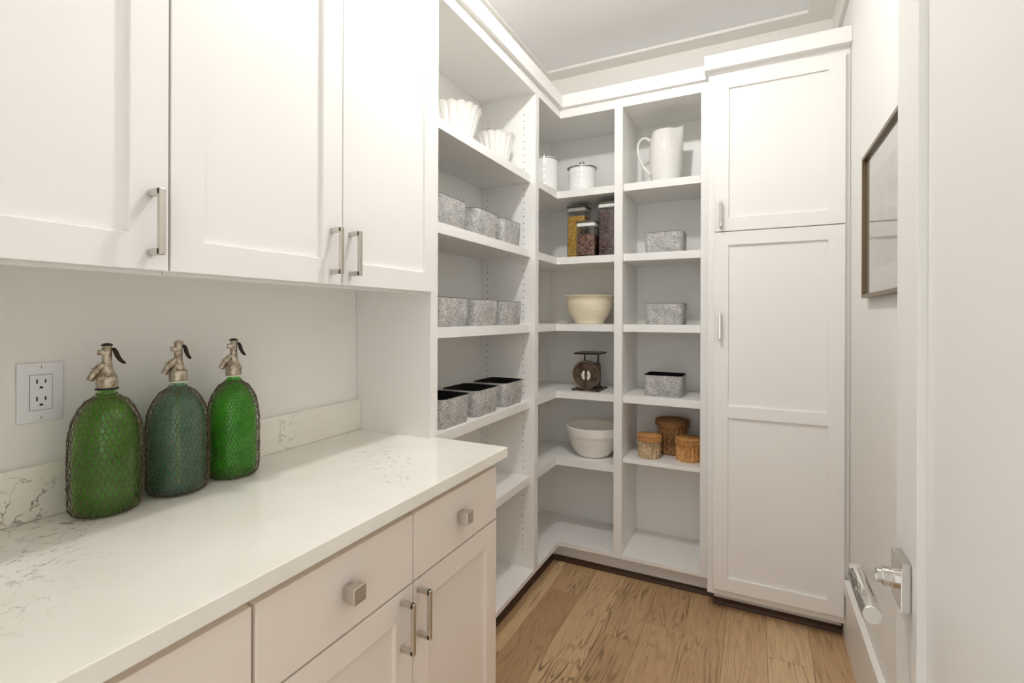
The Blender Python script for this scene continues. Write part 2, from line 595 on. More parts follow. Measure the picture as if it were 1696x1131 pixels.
def knob(parent, mp, a, z, s=0.031):
    bm = bmesh.new()
    def mb(h, d0, d1, bev):
        p, q = mp(a - h, z - h, d0), mp(a + h, z + h, d1)
        box(bm, p[0], q[0], p[1], q[1], p[2], q[2], bev=bev)
    mb(s * 0.4, 0.0005, 0.014, 0.001)
    mb(s * 0.5, 0.011, 0.031, 0.0018)
    return obj('knob', bm, 'nickel', parent, label='brushed nickel cube knob')

def shaker(parent, mp, a0, a1, z0, z1, th=0.02, st=0.058, mids=(), mat='cabinet', rec=0.010, name='door'):
    """frame-and-panel door; mp d is measured from the back of the door outwards"""
    A_ = [a0, a0 + st, a1 - st, a1]
    Z_ = [z0, z0 + st] + [z for m in mids for z in m] + [z1 - st, z1]
    solid = lambda i, k: 0 <= i < 3 and 0 <= k < len(Z_) - 1 and (i != 1 or k % 2 == 0)
    bm = bmesh.new()
    vf = {(i, k): bm.verts.new(mp(A_[i], Z_[k], th)) for i in range(4) for k in range(len(Z_))}
    vb = {(i, k): bm.verts.new(mp(A_[i], Z_[k], 0)) for i in range(4) for k in range(len(Z_))}
    for i in range(3):
        for k in range(len(Z_) - 1):
            if not solid(i, k):
                continue
            q = [(i, k), (i + 1, k), (i + 1, k + 1), (i, k + 1)]
            bm.faces.new([vf[c] for c in q])
            bm.faces.new([vb[c] for c in q][::-1])
            for c0, c1, (di, dk) in ((q[0], q[1], (0, -1)), (q[1], q[2], (1, 0)), (q[2], q[3], (0, 1)), (q[3], q[0], (-1, 0))):
                if not solid(i + di, k + dk):
                    bm.faces.new((vf[c0], vb[c0], vb[c1], vf[c1]))
    bmesh.ops.recalc_face_normals(bm, faces=bm.faces[:])
    es = [e for e in bm.edges if len(e.link_faces) == 2 and e.calc_face_angle(0) > 1.0]
    bmesh.ops.bevel(bm, geom=es, offset=0.0012, segments=2, affect='EDGES', profile=0.5)
    d = obj(name, bm, mat, parent)
    zs = Z_[1:-1]
    for q0, q1 in zip(zs[::2], zs[1::2]):
        pb = bmesh.new()
        p, q = mp(a0 + st - 0.002, q0 - 0.002, 0.003), mp(a1 - st + 0.002, q1 + 0.002, th - rec)
        box(pb, p[0], q[0], p[1], q[1], p[2], q[2])
        obj('panel', pb, mat, d)
    return d

# ------------------------------------------------------------------ wall cupboards
XU = 0.333
def mpx(x0):
    return lambda a, z, d: (x0 + d, a, z)
def upper(name, label, y0, y1, doors):
    t = thing(name, label, 'cabinet', (0, (y0 + y1) / 2, 1.369))
    bm = bmesh.new()
    box(bm, 0.001, 0.3115, y0 + 0.0005, y1 - 0.0005, 1.396, 2.3835, bev=0.0008)
    obj('body', bm, 'cabinet', t)
    obj('light_rail', B(0.2915, 0.3115, y0 + 0.0005, y1 - 0.0005, 1.369, 1.3957, bev=0.0006), 'cabinet', t)
    obj('header', B(0.312, XU, y0 + 0.0005, y1 - 0.0005, 2.3345, 2.3835), 'cabinet', t)
    for d0, d1, hy in doors:
        d = shaker(t, mpx(0.3125), d0 + 0.0015, d1 - 0.0015, 1.375, 2.331, th=XU - 0.3125)
        pull('handle', d, mpx(XU), hy, 1.3985, 1.507)
    return t
upper('wall_cupboard', 'single-door white wall cupboard above the electrical outlet', -0.0185, 0.4940, [(0.1015, 0.4940, 0.4645)])
upper('wall_cupboard', 'two-door white wall cupboard above the green bottles, against the open shelves', 0.4950, 1.2785, [(0.4950, 0.8875, 0.8528), (0.8875, 1.2785, 0.9126)])

# ------------------------------------------------------------------ base cabinets, worktop, splashback
XD = 0.552
def base(name, label, y0, y1, bays, end):
    t = thing(name, label, 'cabinet', (0, (y0 + y1) / 2, 0))
    bm = bmesh.new()
    box(bm, 0.001, 0.532, y0 + 0.0005, y1 - 0.0005, 0.105, 0.8845, bev=0.0008)
    obj('body', bm, 'base_paint', t)
    obj('toe_kick', B(0.05, 0.47, y0 + 0.0005, y1 - 0.0005, 0.001, 0.1045), 'base_paint', t)
    for d0, d1, hy, ky in bays:
        dr = obj('drawer', B(0.5325, XD, d0 + 0.002, d1 - 0.002, 0.7124, 0.862, bev=0.0015), 'base_paint', t)
        knob(dr, mpx(XD), ky, 0.789)
        d = shaker(t, mpx(0.5325), d0 + 0.002, d1 - 0.002, 0.112, 0.7075, th=XD - 0.5325, mat='base_paint')
        pull('handle', d, mpx(XD), hy, 0.5825, 0.692)
    return t
base('base_cabinet', 'white base cabinet with one drawer under the outlet end of the counter', -0.0185, 0.4940, [(0.1030, 0.4935, 0.46, 0.298)], False)
base('base_cabinet', 'white base cabinet with two knobbed drawers and two doors beside the open shelves', 0.4945, 1.2740, [(0.4965, 0.8832, 0.842, 0.687), (0.8832, 1.2740, 0.9005, 1.0754)], True)

bm = prism(bmesh.new(), [(0.0008, -0.0185), (0.5738, -0.0185), (0.5738, 1.3025), (XB + 0.0006, 1.3025), (XB + 0.0006, 1.2787), (0.0008, 1.2787)], 0.8852, 0.914, bev=0.0014)
obj('countertop', bm, 'quartz', label='cream quartz countertop with faint brown veins over the base cabinets', cat='countertop')
obj('backsplash', B(0.0006, 0.02, -0.0185, 1.2787, 0.9145, 1.0152, bev=0.0012), 'quartz', label='low cream quartz backsplash with brown crackle veins behind the bottles', cat='backsplash')

# ------------------------------------------------------------------ electrical outlet
t = thing('wall_outlet', 'white duplex electrical outlet on the wall over the backsplash', 'outlet', (0, 0.4445, 1.152))
oy, oz = 0.4445, 1.1522
bm = bmesh.new()
box(bm, 0.0006, 0.006, oy - 0.0345, oy + 0.0345, oz - 0.0565, oz + 0.0565, bev=0.0022)
obj('cover_plate', bm, 'plastic_white', t, smooth=True)
obj('gap', B(0.0061, 0.0063, oy - 0.0172, oy + 0.0172, oz - 0.0338, oz + 0.0338), 'dark_slot', t)
ins = obj('receptacle', B(0.0061, 0.0072, oy - 0.0165, oy + 0.0165, oz - 0.0331, oz + 0.0331, bev=0.0005), 'plastic_white', t)
for zz in (0.0165, -0.0165):
    for yy, hh in ((-0.0063, 0.0042), (0.0063, 0.0034)):
        obj('slot', B(0.0071, 0.00745, oy + yy - 0.0012, oy + yy + 0.0012, oz + zz + 0.0045 - hh, oz + zz + 0.0045 + hh), 'dark_slot', ins)
    g = bmesh.new()
    pts = [(0.0027 * math.cos(a), 0.0027 * math.sin(a)) for a in [PI * k / 10 for k in range(11)]] + [(-0.0027, -0.0015), (0.0027, -0.0015)]
    A = [g.verts.new((0.0071, oy + y, oz + zz - 0.0075 + z)) for y, z in pts]
    Bv = [g.verts.new((0.00745, oy + y, oz + zz - 0.0075 + z)) for y, z in pts]
    g.faces.new(A)
    g.faces.new(Bv)
    for i in range(len(pts)):
        g.faces.new((A[i], A[(i + 1) % len(pts)], Bv[(i + 1) % len(pts)], Bv[i]))
    obj('ground_hole', g, 'dark_slot', ins)
for zz in (0.0484, -0.0484):
    g = tube(bmesh.new(), [(0.0058, oy, oz + zz), (0.0070, oy, oz + zz)], 0.0033, 16)
    sc = obj('screw', g, 'plastic_white', t)
    obj('screw_slot', B(0.0069, 0.0072, oy - 0.0004, oy + 0.0004, oz + zz - 0.0028, oz + zz + 0.0028), 'dark_slot', sc)

# ------------------------------------------------------------------ open shelving
SHELF_Z = [1.962, 1.614, 1.2635, 0.911, 0.557]
TH = 0.037
def holes(parent, rows, name='pin_holes'):
    """rows: (origin fn(z) -> (point, normal), z list) of small dark dowel holes"""
    bm = bmesh.new()
    r = 0.0026
    for fn, zs in rows:
        for z in zs:
            p, nrm, side = fn(z)
            p, nrm, side = Vector(p), Vector(nrm), Vector(side)
            ring = [p + nrm * 0.0004 + r * (math.cos(2 * PI * k / 8) * side + math.sin(2 * PI * k / 8) * Vector((0, 0, 1))) for k in range(8)]
            back = [q - nrm * 0.0006 for q in ring]
            a = [bm.verts.new(q) for q in ring]
            b = [bm.verts.new(q) for q in back]
            bm.faces.new(a)
            for k in range(8):
                bm.faces.new((a[k], a[(k + 1) % 8], b[(k + 1) % 8], b[k]))
    return obj(name, bm, 'hole', parent, kind='stuff', label='columns of small dark shelf pin holes')
def hole_z(lo=0.2, hi=2.27):
    out = []
    z = 1.9363 - 0.032 * 60
    while z < hi:
        if z > lo and all(not (s - TH - 0.004 < z < s + 0.004) for s in SHELF_Z):
            out.append(z)
        z += 0.0319
    return out

# run beside the counter
t = thing('bookcase', 'white open shelf unit of felt bins beside the countertop', 'bookcase', (0.155, 1.71, 0))
Y0, Y1, Y2, Y3 = 1.2793, 1.3183, 2.0972, 2.1374
obj('side_panel', B(0.001, XB, Y0, Y1, 0.105, ZC0 - 0.0005, bev=0.001), 'cabinet', t)
obj('side_panel', B(0.001, XB, Y2, Y3 - 0.0004, 0.105, ZC0 - 0.0005, bev=0.001), 'cabinet', t)
obj('back_panel', B(0.001, 0.02, Y1, Y2, 0.105, ZC0 - 0.001), 'cabinet', t)
for z in SHELF_Z:
    obj('shelf', B(0.0203, XS, Y1 + 0.0006, Y2 - 0.0006, z - TH, z, bev=0.0012), 'cabinet', t)
obj('bottom_deck', B(0.0203, XB, Y1, Y2, 0.105, ZD, bev=0.0008), 'cabinet', t)
obj('top_panel', B(0.0203, XB - 0.021, Y1, Y2, 2.341, 2.36), 'cabinet', t)
obj('header', B(XB - 0.0205, XB, Y1, Y2, ZH, ZC0 - 0.0005, bev=0.001), 'cabinet', t)
obj('toe_kick', B(0.22, 0.24, Y0, Y3 - 0.0004, 0.001, 0.1045), 'cabinet', t)
hz = hole_z()
holes(t, [(lambda z: ((0.2514, Y2, z), (0, -1, 0), (1, 0, 0)), hz), (lambda z: ((0.0579, Y2, z), (0, -1, 0), (1, 0, 0)), hz)])

# corner unit
YBK = 2.765
XM0, XM1 = 0.5972, 0.6386
t = thing('corner_bookcase', 'white L-shaped corner shelf unit with canisters, jars, bowls and scale', 'bookcase', (0.3, 2.5, 0))
obj('back_panel', B(0.02, XM0, YBK, YW - 0.001, 0.105, ZC0 - 0.001), 'cabinet', t)
obj('back_panel', B(0.001, 0.0195, Y3, YW - 0.001, 0.105, ZC0 - 0.001), 'cabinet', t)
obj('corner_filler', prism(bmesh.new(), [(0.0203, 2.684), (0.115, YBK - 0.0003), (0.0203, YBK - 0.0003)], 0.105, ZC0 - 0.001), 'cabinet', t)
obj('divider', B(XM0, XM1, YB, YW - 0.001, 0.105, ZC0 - 0.0005, bev=0.001), 'cabinet', t)
Lp = lambda xf, yf: [(0.0203, Y3 + 0.0006), (xf, Y3 + 0.0006), (xf, yf), (XM0 - 0.0006, yf), (XM0 - 0.0006, YBK - 0.0005), (0.117, YBK - 0.0005), (0.0203, 2.6825)]
for z in SHELF_Z:
    obj('shelf', prism(bmesh.new(), Lp(XS, YS), z - TH, z, bev=0.0010), 'cabinet', t)
obj('bottom_deck', prism(bmesh.new(), Lp(XB, YB), 0.105, ZD, bev=0.0008), 'cabinet', t)
obj('top_panel', prism(bmesh.new(), Lp(XB - 0.021, YB + 0.021), 2.341, 2.36), 'cabinet', t)
obj('header', prism(bmesh.new(), [(XB - 0.0205, Y3), (XB, Y3), (XB, YB), (XM0, YB), (XM0, YB + 0.0205), (XB - 0.0205, YB + 0.0205)], ZH, ZC0 - 0.0005, bev=0.001), 'cabinet', t)
obj('toe_kick', prism(bmesh.new(), [(0.22, Y3), (0.24, Y3), (0.24, 2.489), (XM1 - 0.0004, 2.489), (XM1 - 0.0004, 2.509), (0.22, 2.509)], 0.001, 0.1045), 'cabinet', t)
nd = Vector((0.081, -0.0947, 0)).normalized()
sd = Vector((0.0947, 0.081, 0)).normalized()
holes(t, [(lambda z: ((0.0640, 2.7214, z), nd, sd), hz)])

# run beside the tall cabinet
XN = 1.0009
t = thing('bookcase', 'narrow white open shelf unit with pitcher and wicker baskets beside the tall cabinet', 'bookcase', (0.83, 2.59, 0))
obj('back_panel', B(XM1, 1.037, YBK, YW - 0.001, 0.105, ZC0 - 0.001), 'cabinet', t)
obj('side_panel', B(XN, 1.0375, YB, YBK, 0.105, ZC0 - 0.0005, bev=0.001), 'cabinet', t)
for z in SHELF_Z[:4]:
    obj('shelf', B(XM1 + 0.0006, XN - 0.0006, YS, YBK - 0.0005, z - TH, z, bev=0.0012), 'cabinet', t)
R5 = 0.598
obj('shelf', B(XM1 + 0.0006, XN - 0.0006, YS, YBK - 0.0005, R5 - 0.0205, R5, bev=0.0012), 'cabinet', t)
obj('bottom_deck', B(XM1 + 0.0002, XN, YB, YBK, 0.105, ZD, bev=0.0008), 'cabinet', t)
obj('top_panel', B(XM1 + 0.0002, XN, YB + 0.021, YBK, 2.341, 2.36), 'cabinet', t)
obj('header', B(XM1 + 0.0002, XN, YB, YB + 0.0205, ZH, ZC0 - 0.0005, bev=0.001), 'cabinet', t)
obj('toe_kick', B(XM1, 1.0375, 2.489, 2.509, 0.001, 0.1045), 'cabinet', t)

# ------------------------------------------------------------------ tall cabinet
YT = 2.3397
XT0, XT1 = 1.0643, 1.5475
t = thing('tall_cabinet', 'tall white two-door pantry cabinet against the picture wall', 'cabinet', (1.3, 2.56, 0))
obj('body', B(1.0382, XR - 0.001, YT + 0.0205, YW - 0.001, 0.075, ZC0 - 0.0005, bev=0.001), 'cabinet', t)
obj('toe_kick', B(1.0605, XR - 0.016, 2.439, 2.46, 0.001, 0.0745), 'cabinet', t)
mpt = lambda a, z, d: (a, YT + 0.02 - d, z)
mpf = lambda a, z, d: (a, YT - d, z)
d = shaker(t, mpt, XT0, XT1, 1.6762, 2.357, th=0.02)
pull('handle', d, mpf, 1.0915, 1.692, 1.800, mat='chrome', reach=0.032)
d = shaker(t, mpt, XT0, XT1, 0.1075, 1.6722, th=0.02, mids=((0.863, 0.915),))
pull('handle', d, mpf, 1.0895, 1.2058, 1.315, mat='chrome', reach=0.032)
bm = bmesh.new()
box(bm, 1.0228, XR - 0.001, 2.3200, YT + 0.0200, ZC0 + 0.001, ZC1, bev=0.001)
box(bm, 1.0228, 1.0378, YT + 0.0200, YB - 0.0002, ZC0 + 0.001, ZC1, bev=0.0008)
obj('crown', bm, 'cabinet', t)

# ------------------------------------------------------------------ open door on the right
XDR = 1.427
t = thing('door_1', 'open white panelled door with polished lever handle', None, (XDR, 0.16, 0), kind='structure')
DY0, DY1 = 0.02, 0.9485
bm = bmesh.new()
box(bm, XDR, XDR + 0.036, 0.84, DY1, 0.008, 2.13, bev=0.0012)
box(bm, XDR, XDR + 0.036, DY0, DY0 + 0.11, 0.008, 2.13, bev=0.0012)
obj('stile', bm, 'door', t)
obj('rail', B(XDR, XDR + 0.036, DY0 + 0.11, 0.84, 0.008, 0.20), 'door', t)
obj('rail', B(XDR, XDR + 0.036, DY0 + 0.11, 0.84, 2.015, 2.13), 'door', t)
obj('panel', B(XDR + 0.0105, XDR + 0.0255, DY0 + 0.109, 0.841, 0.199, 2.016), 'door', t)
hy, hz_ = 0.8945, 0.9197
bm = bmesh.new()
tube(bm, [(1.4155, hy, hz_), (1.4075, hy, hz_)], 0.0135, 28)
tube(bm, [(1.4077, hy, hz_), (1.4065, hy, hz_)], 0.0122, 28)
tube(bm, [(1.4067, hy, hz_), (1.3985, hy, hz_)], 0.0135, 28)
tube(bm, [(1.399, hy, hz_), (1.392, hy, hz_)], 0.0105, 28)
prism(bm, [(1.394, hy - 0.0060), (1.394, hy + 0.0060), (1.3635, hy + 0.0060), (1.3570, hy - 0.0005), (1.3570, hy - 0.0185), (1.3740, hy - 0.0185), (1.3740, hy - 0.0060)], hz_ - 0.0085, hz_ + 0.0085, bev=0.0008)
lev = obj('lever', bm, 'chrome', t, smooth=True, angle=25, label='polished nickel lever arm')
obj('rosette', B(1.4152, 1.4268, 0.8648, 0.9242, 0.8850, 0.9538, bev=0.0009), 'chrome', lev)
g = bmesh.new()
tube(g, [(1.3655, 0.8775, hz_), (1.3655, 0.7690, hz_), (1.3655, 0.7675, hz_)], [0.0115, 0.0115, 0.0105], 40)
obj('grip', g, 'chrome', lev, smooth=True)

# ------------------------------------------------------------------ framed picture
PY0, PY1, PZ0, PZ1 = 1.47, 1.988, 1.3645, 1.829
t = thing('picture_frame', 'thin bronze-framed picture with a wide cream mat on the wall behind the door', 'picture', (XR, (PY0 + PY1) / 2, PZ0))
bm = bmesh.new()
fw = 0.012
for a in ((PY0, PY0 + fw, PZ0, PZ1), (PY1 - fw, PY1, PZ0, PZ1), (PY0 + fw, PY1 - fw, PZ0, PZ0 + fw), (PY0 + fw, PY1 - fw, PZ1 - fw, PZ1)):
    box(bm, XR - 0.022, XR - 0.001, a[0], a[1], a[2], a[3], bev=0.0006)
obj('frame', bm, 'bronze_frame', t)
obj('mat_board', B(XR - 0.0070, XR - 0.0012, PY0 + fw, PY1 - fw, PZ0 + fw, PZ1 - fw), 'mat', t)
obj('print', B(XR - 0.0074, XR - 0.0068, PY0 + 0.075, PY1 - 0.075, PZ0 + 0.085, PZ1 - 0.085), 'print', t)
obj('glass', B(XR - 0.0120, XR - 0.0100, PY0 + fw, PY1 - fw, PZ0 + fw, PZ1 - fw), 'clear_glass', t)

# ------------------------------------------------------------------ ceiling light
t = thing('ceiling_light', 'small round frosted dome ceiling light over the aisle', 'light', (LX, LY, CEIL))
bm = lathe(bmesh.new(), [(0.040, CEIL - 0.0005), (0.072, CEIL - 0.0005), (0.072, CEIL - 0.010), (0.066, CEIL - 0.014), (0.040, CEIL - 0.014)], 48, LX, LY)
obj('base_ring', bm, 'trim', t, smooth=True)
bm = lathe(bmesh.new(), [(0.044, CEIL - 0.0142)] + [(0.049 * math.cos(a), CEIL - 0.024 - 0.052 * math.sin(a)) for a in [PI / 2 * k / 12 for k in range(12)]], 40, LX, LY)
obj('diffuser', bm, 'lamp', t, smooth=True)

# ------------------------------------------------------------------ soda siphon bottles
BOTTLE_PROF = [(0.0390, 0.0030), (0.0460, 0.0050), (0.0510, 0.0130), (0.0528, 0.030), (0.0534, 0.075), (0.0534, 0.120), (0.0525, 0.146),
               (0.0500, 0.168), (0.0450, 0.187), (0.0370, 0.204), (0.0275, 0.218), (0.0190, 0.227), (0.0138, 0.231), (0.0132, 0.244)]
def resample(prof, n):
    L = [0]
    for a, b in zip(prof, prof[1:]):
        L.append(L[-1] + math.hypot(b[0] - a[0], b[1] - a[1]))
    out = []
    for i in range(n + 1):
        s = L[-1] * i / n
        k = max(j for j in range(len(L)) if L[j] <= s + 1e-12)
        if k == len(L) - 1:
            out.append(prof[-1])
            continue
        f = (s - L[k]) / (L[k + 1] - L[k])
        out.append(tuple(prof[k][j] + f * (prof[k + 1][j] - prof[k][j]) for j in (0, 1)))
    return out

def siphon(label, loc, glass, gasket, sc, face, ncell, nrow, seed, straw=False, lever_drop=1.0):
    rnd = random.Random(seed)
    t = thing('soda_siphon', label, 'bottle', loc, group='wire-netted soda siphons on the counter')
    X, Y, Z = loc
    W_ = lambda r, z: (r * sc, Z + z)
    sm = resample(BOTTLE_PROF, 44)
    outer = [W_(r, z) for r, z in sm]
    inner = [W_(max(r - 0.0035, 0.002), max(z, 0.008)) for r, z in sm if z > 0.006]
    bm = bmesh.new()
    seg = 56
    prof = outer + inner[::-1]
    lathe(bm, prof, seg, X, Y)
    obj('glass_body', bm, glass, t, smooth=True, angle=60)
    if straw:
        obj('dip_tube', tube(bmesh.new(), [(X + 0.002, Y, Z + 0.018), (X, Y, Z + 0.225)], 0.0045, 10), 'straw', t, smooth=True)
    # wire net, a honeycomb wrapped round the bottle
    off = 0.0062
    net_prof = [(r + off if z < 0.222 else r + 0.002, z) for r, z in resample([(0.030, 0.0012)] + BOTTLE_PROF[1:12] + [(0.0158, 0.2305)], 120)]
    def P(th, s):
        s = min(max(s, 0), 1) * 120
        k = min(int(s), 119)
        f = s - k
        r = net_prof[k][0] + f * (net_prof[k + 1][0] - net_prof[k][0])
        z = net_prof[k][1] + f * (net_prof[k + 1][1] - net_prof[k][1])
        r = r * sc
        return Vector((X + r * math.cos(th), Y + r * math.sin(th), Z + max(z, 0.0012)))
    bm = bmesh.new()
    dth = 2 * PI / ncell
    ds = 1.0 / nrow
    cache = {}
    def V(i2, j3):
        key = (i2 % (2 * ncell), j3)
        if key not in cache:
            s = j3 * ds / 3
            th = key[0] * dth / 2 + 0.10 * math.sin(6 * s)
            p = P(th + rnd.uniform(-.10, .10) * dth, s + rnd.uniform(-.10, .10) * ds)
            n = Vector((p.x - X, p.y - Y, 0)).normalized()
            cache[key] = p + n * rnd.uniform(-0.0011, 0.0011)
        return cache[key]
    def wire(a, b, r=0.00062):
        d = (b - a)
        if d.length < 1e-6:
            return
        d.normalize()
        u = d.cross(Vector((0.3, 0.5, 0.8))).normalized()
        v = d.cross(u)
        ra = [bm.verts.new(a + r * (math.cos(q) * u + math.sin(q) * v)) for q in (0, 2.0944, 4.1888)]
        rb = [bm.verts.new(b + r * (math.cos(q) * u + math.sin(q) * v)) for q in (0, 2.0944, 4.1888)]
        for k in range(3):
            bm.faces.new((ra[k], ra[(k + 1) % 3], rb[(k + 1) % 3], rb[k]))
    for j in range(nrow):
        for i in range(ncell):
            c = 2 * i + (j % 2)
            top, ur, lr, ul = V(c, 3 * j + 2 + 0), V(c + 1, 3 * j + 1), V(c + 1, 3 * j - 1), V(c - 1, 3 * j + 1)
            wire(top, ur)
            wire(top, ul)
            wire(ur, lr, 0.0008)
    obj('wire_net', bm, 'wire', t, kind='stuff', label='rusty hexagonal wire netting')
    bm = bmesh.new()
    ring = [(X + 0.0168 * sc * math.cos(a), Y + 0.0168 * sc * math.sin(a), Z + 0.2315 + 0.001 * math.sin(5 * a)) for a in [2 * PI * k / 28 for k in range(29)]]
    tube(bm, ring, 0.0010, 6)
    obj('neck_wire', bm, 'wire', t)
    # siphon head
    fx, fy = math.cos(face), math.sin(face)
    sx, sy = -fy, fx
    z0 = Z + 0.239
    obj('gasket', lathe(bmesh.new(), [(0.0150, z0), (0.0188, z0 + 0.0006), (0.0188, z0 + 0.0032), (0.0150, z0 + 0.0038)], 36, X, Y), gasket, t, smooth=True)
    bm = bmesh.new()
    lathe(bm, [(0.0160, z0 + 0.0036), (0.0172, z0 + 0.0045), (0.0172, z0 + 0.0255), (0.0166, z0 + 0.0265), (0.0152, z0 + 0.0272), (0.0122, z0 + 0.0325), (0.0100, z0 + 0.0390),
               (0.0086, z0 + 0.047), (0.0078, z0 + 0.058), (0.0080, z0 + 0.0855), (0.0074, z0 + 0.0868)], 36, X, Y)
    hd = obj('siphon_head', bm, 'pewter', t, smooth=True, label='aged pewter siphon head')
    bm = bmesh.new()
    def F(a, s, z):
        return (X + fx * a + sx * s, Y + fy * a + sy * s, z0 + z)
    tube(bm, [F(0.004, 0, 0.050), F(0.0130, 0, 0.0415), F(0.0170, 0, 0.037)], [0.0074, 0.0074, 0.0074], 18)
    tube(bm, [F(0.0162, 0, 0.038), F(0.0182, 0, 0.0362)], [0.0086, 0.0086], 18)
    tube(bm, [F(0.0178, 0, 0.0365), F(0.0250, 0, 0.0225), F(0.0260, 0, 0.0203)], [0.0066, 0.0064, 0.0070], 18)
    sp = obj('spout', bm, 'pewter', hd, smooth=True)
    g = tube(bmesh.new(), [F(0.0260, 0, 0.0204), F(0.02635, 0, 0.0197)], 0.0052, 16)
    obj('spout_mouth', g, 'dark_slot', t)
    bm = bmesh.new()
    tube(bm, [F(0.002, 0, 0.0735), F(0.0135, 0, 0.0735), F(0.0148, 0, 0.0735)], [0.0052, 0.0052, 0.0040], 16)
    tube(bm, [F(0.006, -0.0085, 0.0735), F(0.006, 0.0085, 0.0735)], 0.0042, 14)
    obj('pivot', bm, 'pewter', hd, smooth=True)
    bm = bmesh.new()
    lathe(bm, [(0.0100, z0 + 0.0866), (0.0104, z0 + 0.0876), (0.0086, z0 + 0.0890), (0.0060, z0 + 0.0912), (0.0015, z0 + 0.0922)], 28, X, Y)
    obj('cap', bm, 'dark_iron' if gasket == 'black_rubber' or straw is None else 'pewter', hd, smooth=True)
    # curved lever at the back
    bm = bmesh.new()
    k = lever_drop
    path = [(-0.0072, 0.0815), (-0.0098, 0.0800), (-0.0125, 0.0740), (-0.0150 * (0.9 + 0.1 * k), 0.0665), (-0.0190 * (0.85 + 0.15 * k), 0.0585), (-0.0245 * (0.8 + 0.2 * k), 0.0525), (-0.0285 * (0.75 + 0.25 * k), 0.0505)]
    tube(bm, [F(a - 0.001, 0, z) for a, z in path], [0.0018, 0.0034, 0.0042, 0.0042, 0.0038, 0.0030, 0.0014], 12)
    cen = Vector(F(0, 0, 0))
    for v_ in bm.verts:                      # spoon shaped: wider across than it is thick
        w_ = (v_.co - cen).dot(Vector((sx, sy, 0)))
        v_.co += Vector((sx, sy, 0)) * w_ * 0.5
    obj('lever', bm, 'dark_iron', hd, smooth=True, angle=60)
    return t
siphon('dark green glass soda siphon in wire netting, next to the outlet', (0.0845, 0.516, 0.9142), 'bottle_a', 'black_rubber', 1.0, R(-118), 34, 21, 3)
siphon('cloudy teal glass soda siphon in wire netting, between the two green ones', (0.0930, 0.645, 0.9142), 'bottle_b', 'white_rubber', 1.005, R(-112), 40, 26, 5, straw=True, lever_drop=0.2)
siphon('bright green glass soda siphon in wire netting, farthest from the outlet', (0.0960, 0.771, 0.9142), 'bottle_c', 'white_rubber', 0.955, R(-128), 44, 30, 9, straw=None, lever_drop=0.5)

# ------------------------------------------------------------------ grey felt bins
def felt_bin(label, group, x0, x1, y0, y1, z, rot=0.0):
    cx, cy = (x0 + x1) / 2, (y0 + y1) / 2
    t = thing('felt_bin', label, 'bin', (cx, cy, z + 0.0003), group)
    hx, hy_ = (x1 - x0) / 2, (y1 - y0) / 2
    H = 0.1035
    def ring(bm, ins, zz, r):
        return [bm.verts.new((x, y, zz)) for x, y in rrect(cx - hx + ins, cx + hx - ins, cy - hy_ + ins, cy + hy_ - ins, max(r, 0.004))]
    def loft(bm, rows, cap0=True, cap1=True):
        for a, b in zip(rows, rows[1:]):
            n = len(a)
            for k in range(n):
                bm.faces.new((a[k], a[(k + 1) % n], b[(k + 1) % n], b[k]))
        if cap0:
            bm.faces.new(rows[0][::-1])
        if cap1:
            bm.faces.new(rows[-1])
    zb = z + 0.0003
    bm = bmesh.new()
    loft(bm, [ring(bm, 0.0065, zb, 0.024), ring(bm, 0.0042, zb + 0.003, 0.026), ring(bm, 0.0018, zb + 0.05, 0.026), ring(bm, 0.0005, zb + H - 0.0015, 0.026), ring(bm, 0.0030, zb + H - 0.0015, 0.024)], cap1=False)
    obj('shell', bm, 'felt', t, smooth=True, label='heathered grey felt')
    bm = bmesh.new()
    loft(bm, [ring(bm, 0.0002, zb + H - 0.0014, 0.026), ring(bm, 0.0002, zb + H, 0.026), ring(bm, 0.0030, zb + H, 0.024), ring(bm, 0.0042, zb + 0.05, 0.024), ring(bm, 0.0075, zb + 0.006, 0.022)], cap0=False)
    obj('lining', bm, 'black_felt', t, smooth=True, label='black lining and rim')
    return t
where = {0: 'first from the wall cupboards', 1: 'middle of the three', 2: 'against the far side panel'}
rows = [(1.614, [(1.372, 1.557), (1.617, 1.802), (1.841, 2.026)], 'on the shelf below the fluted bowls'),
        (1.2635, [(1.392, 1.577), (1.620, 1.805), (1.850, 2.035)], 'on the middle shelf at cupboard-bottom height'),
        (0.911, [(1.398, 1.583), (1.626, 1.811), (1.867, 2.052)], 'on the shelf level with the countertop')]
for z, ys, txt in rows:
    for k, (a, b) in enumerate(ys):
        felt_bin('grey felt bin %s, %s' % (txt, where[k]), 'grey felt bins on the shelves', 0.1085, 0.2775, a, b, z)
for z, a, b, txt in ((1.614, 0.7300, 0.9150, 'grey felt bin alone under the white pitcher'), (1.2635, 0.7325, 0.9175, 'grey felt bin alone on the middle shelf beside the cream bowl'), (0.911, 0.7285, 0.9135, 'grey felt bin alone over the wicker baskets')):
    felt_bin(txt, 'grey felt bins on the shelves', a, b, 2.4820, 2.650, z)

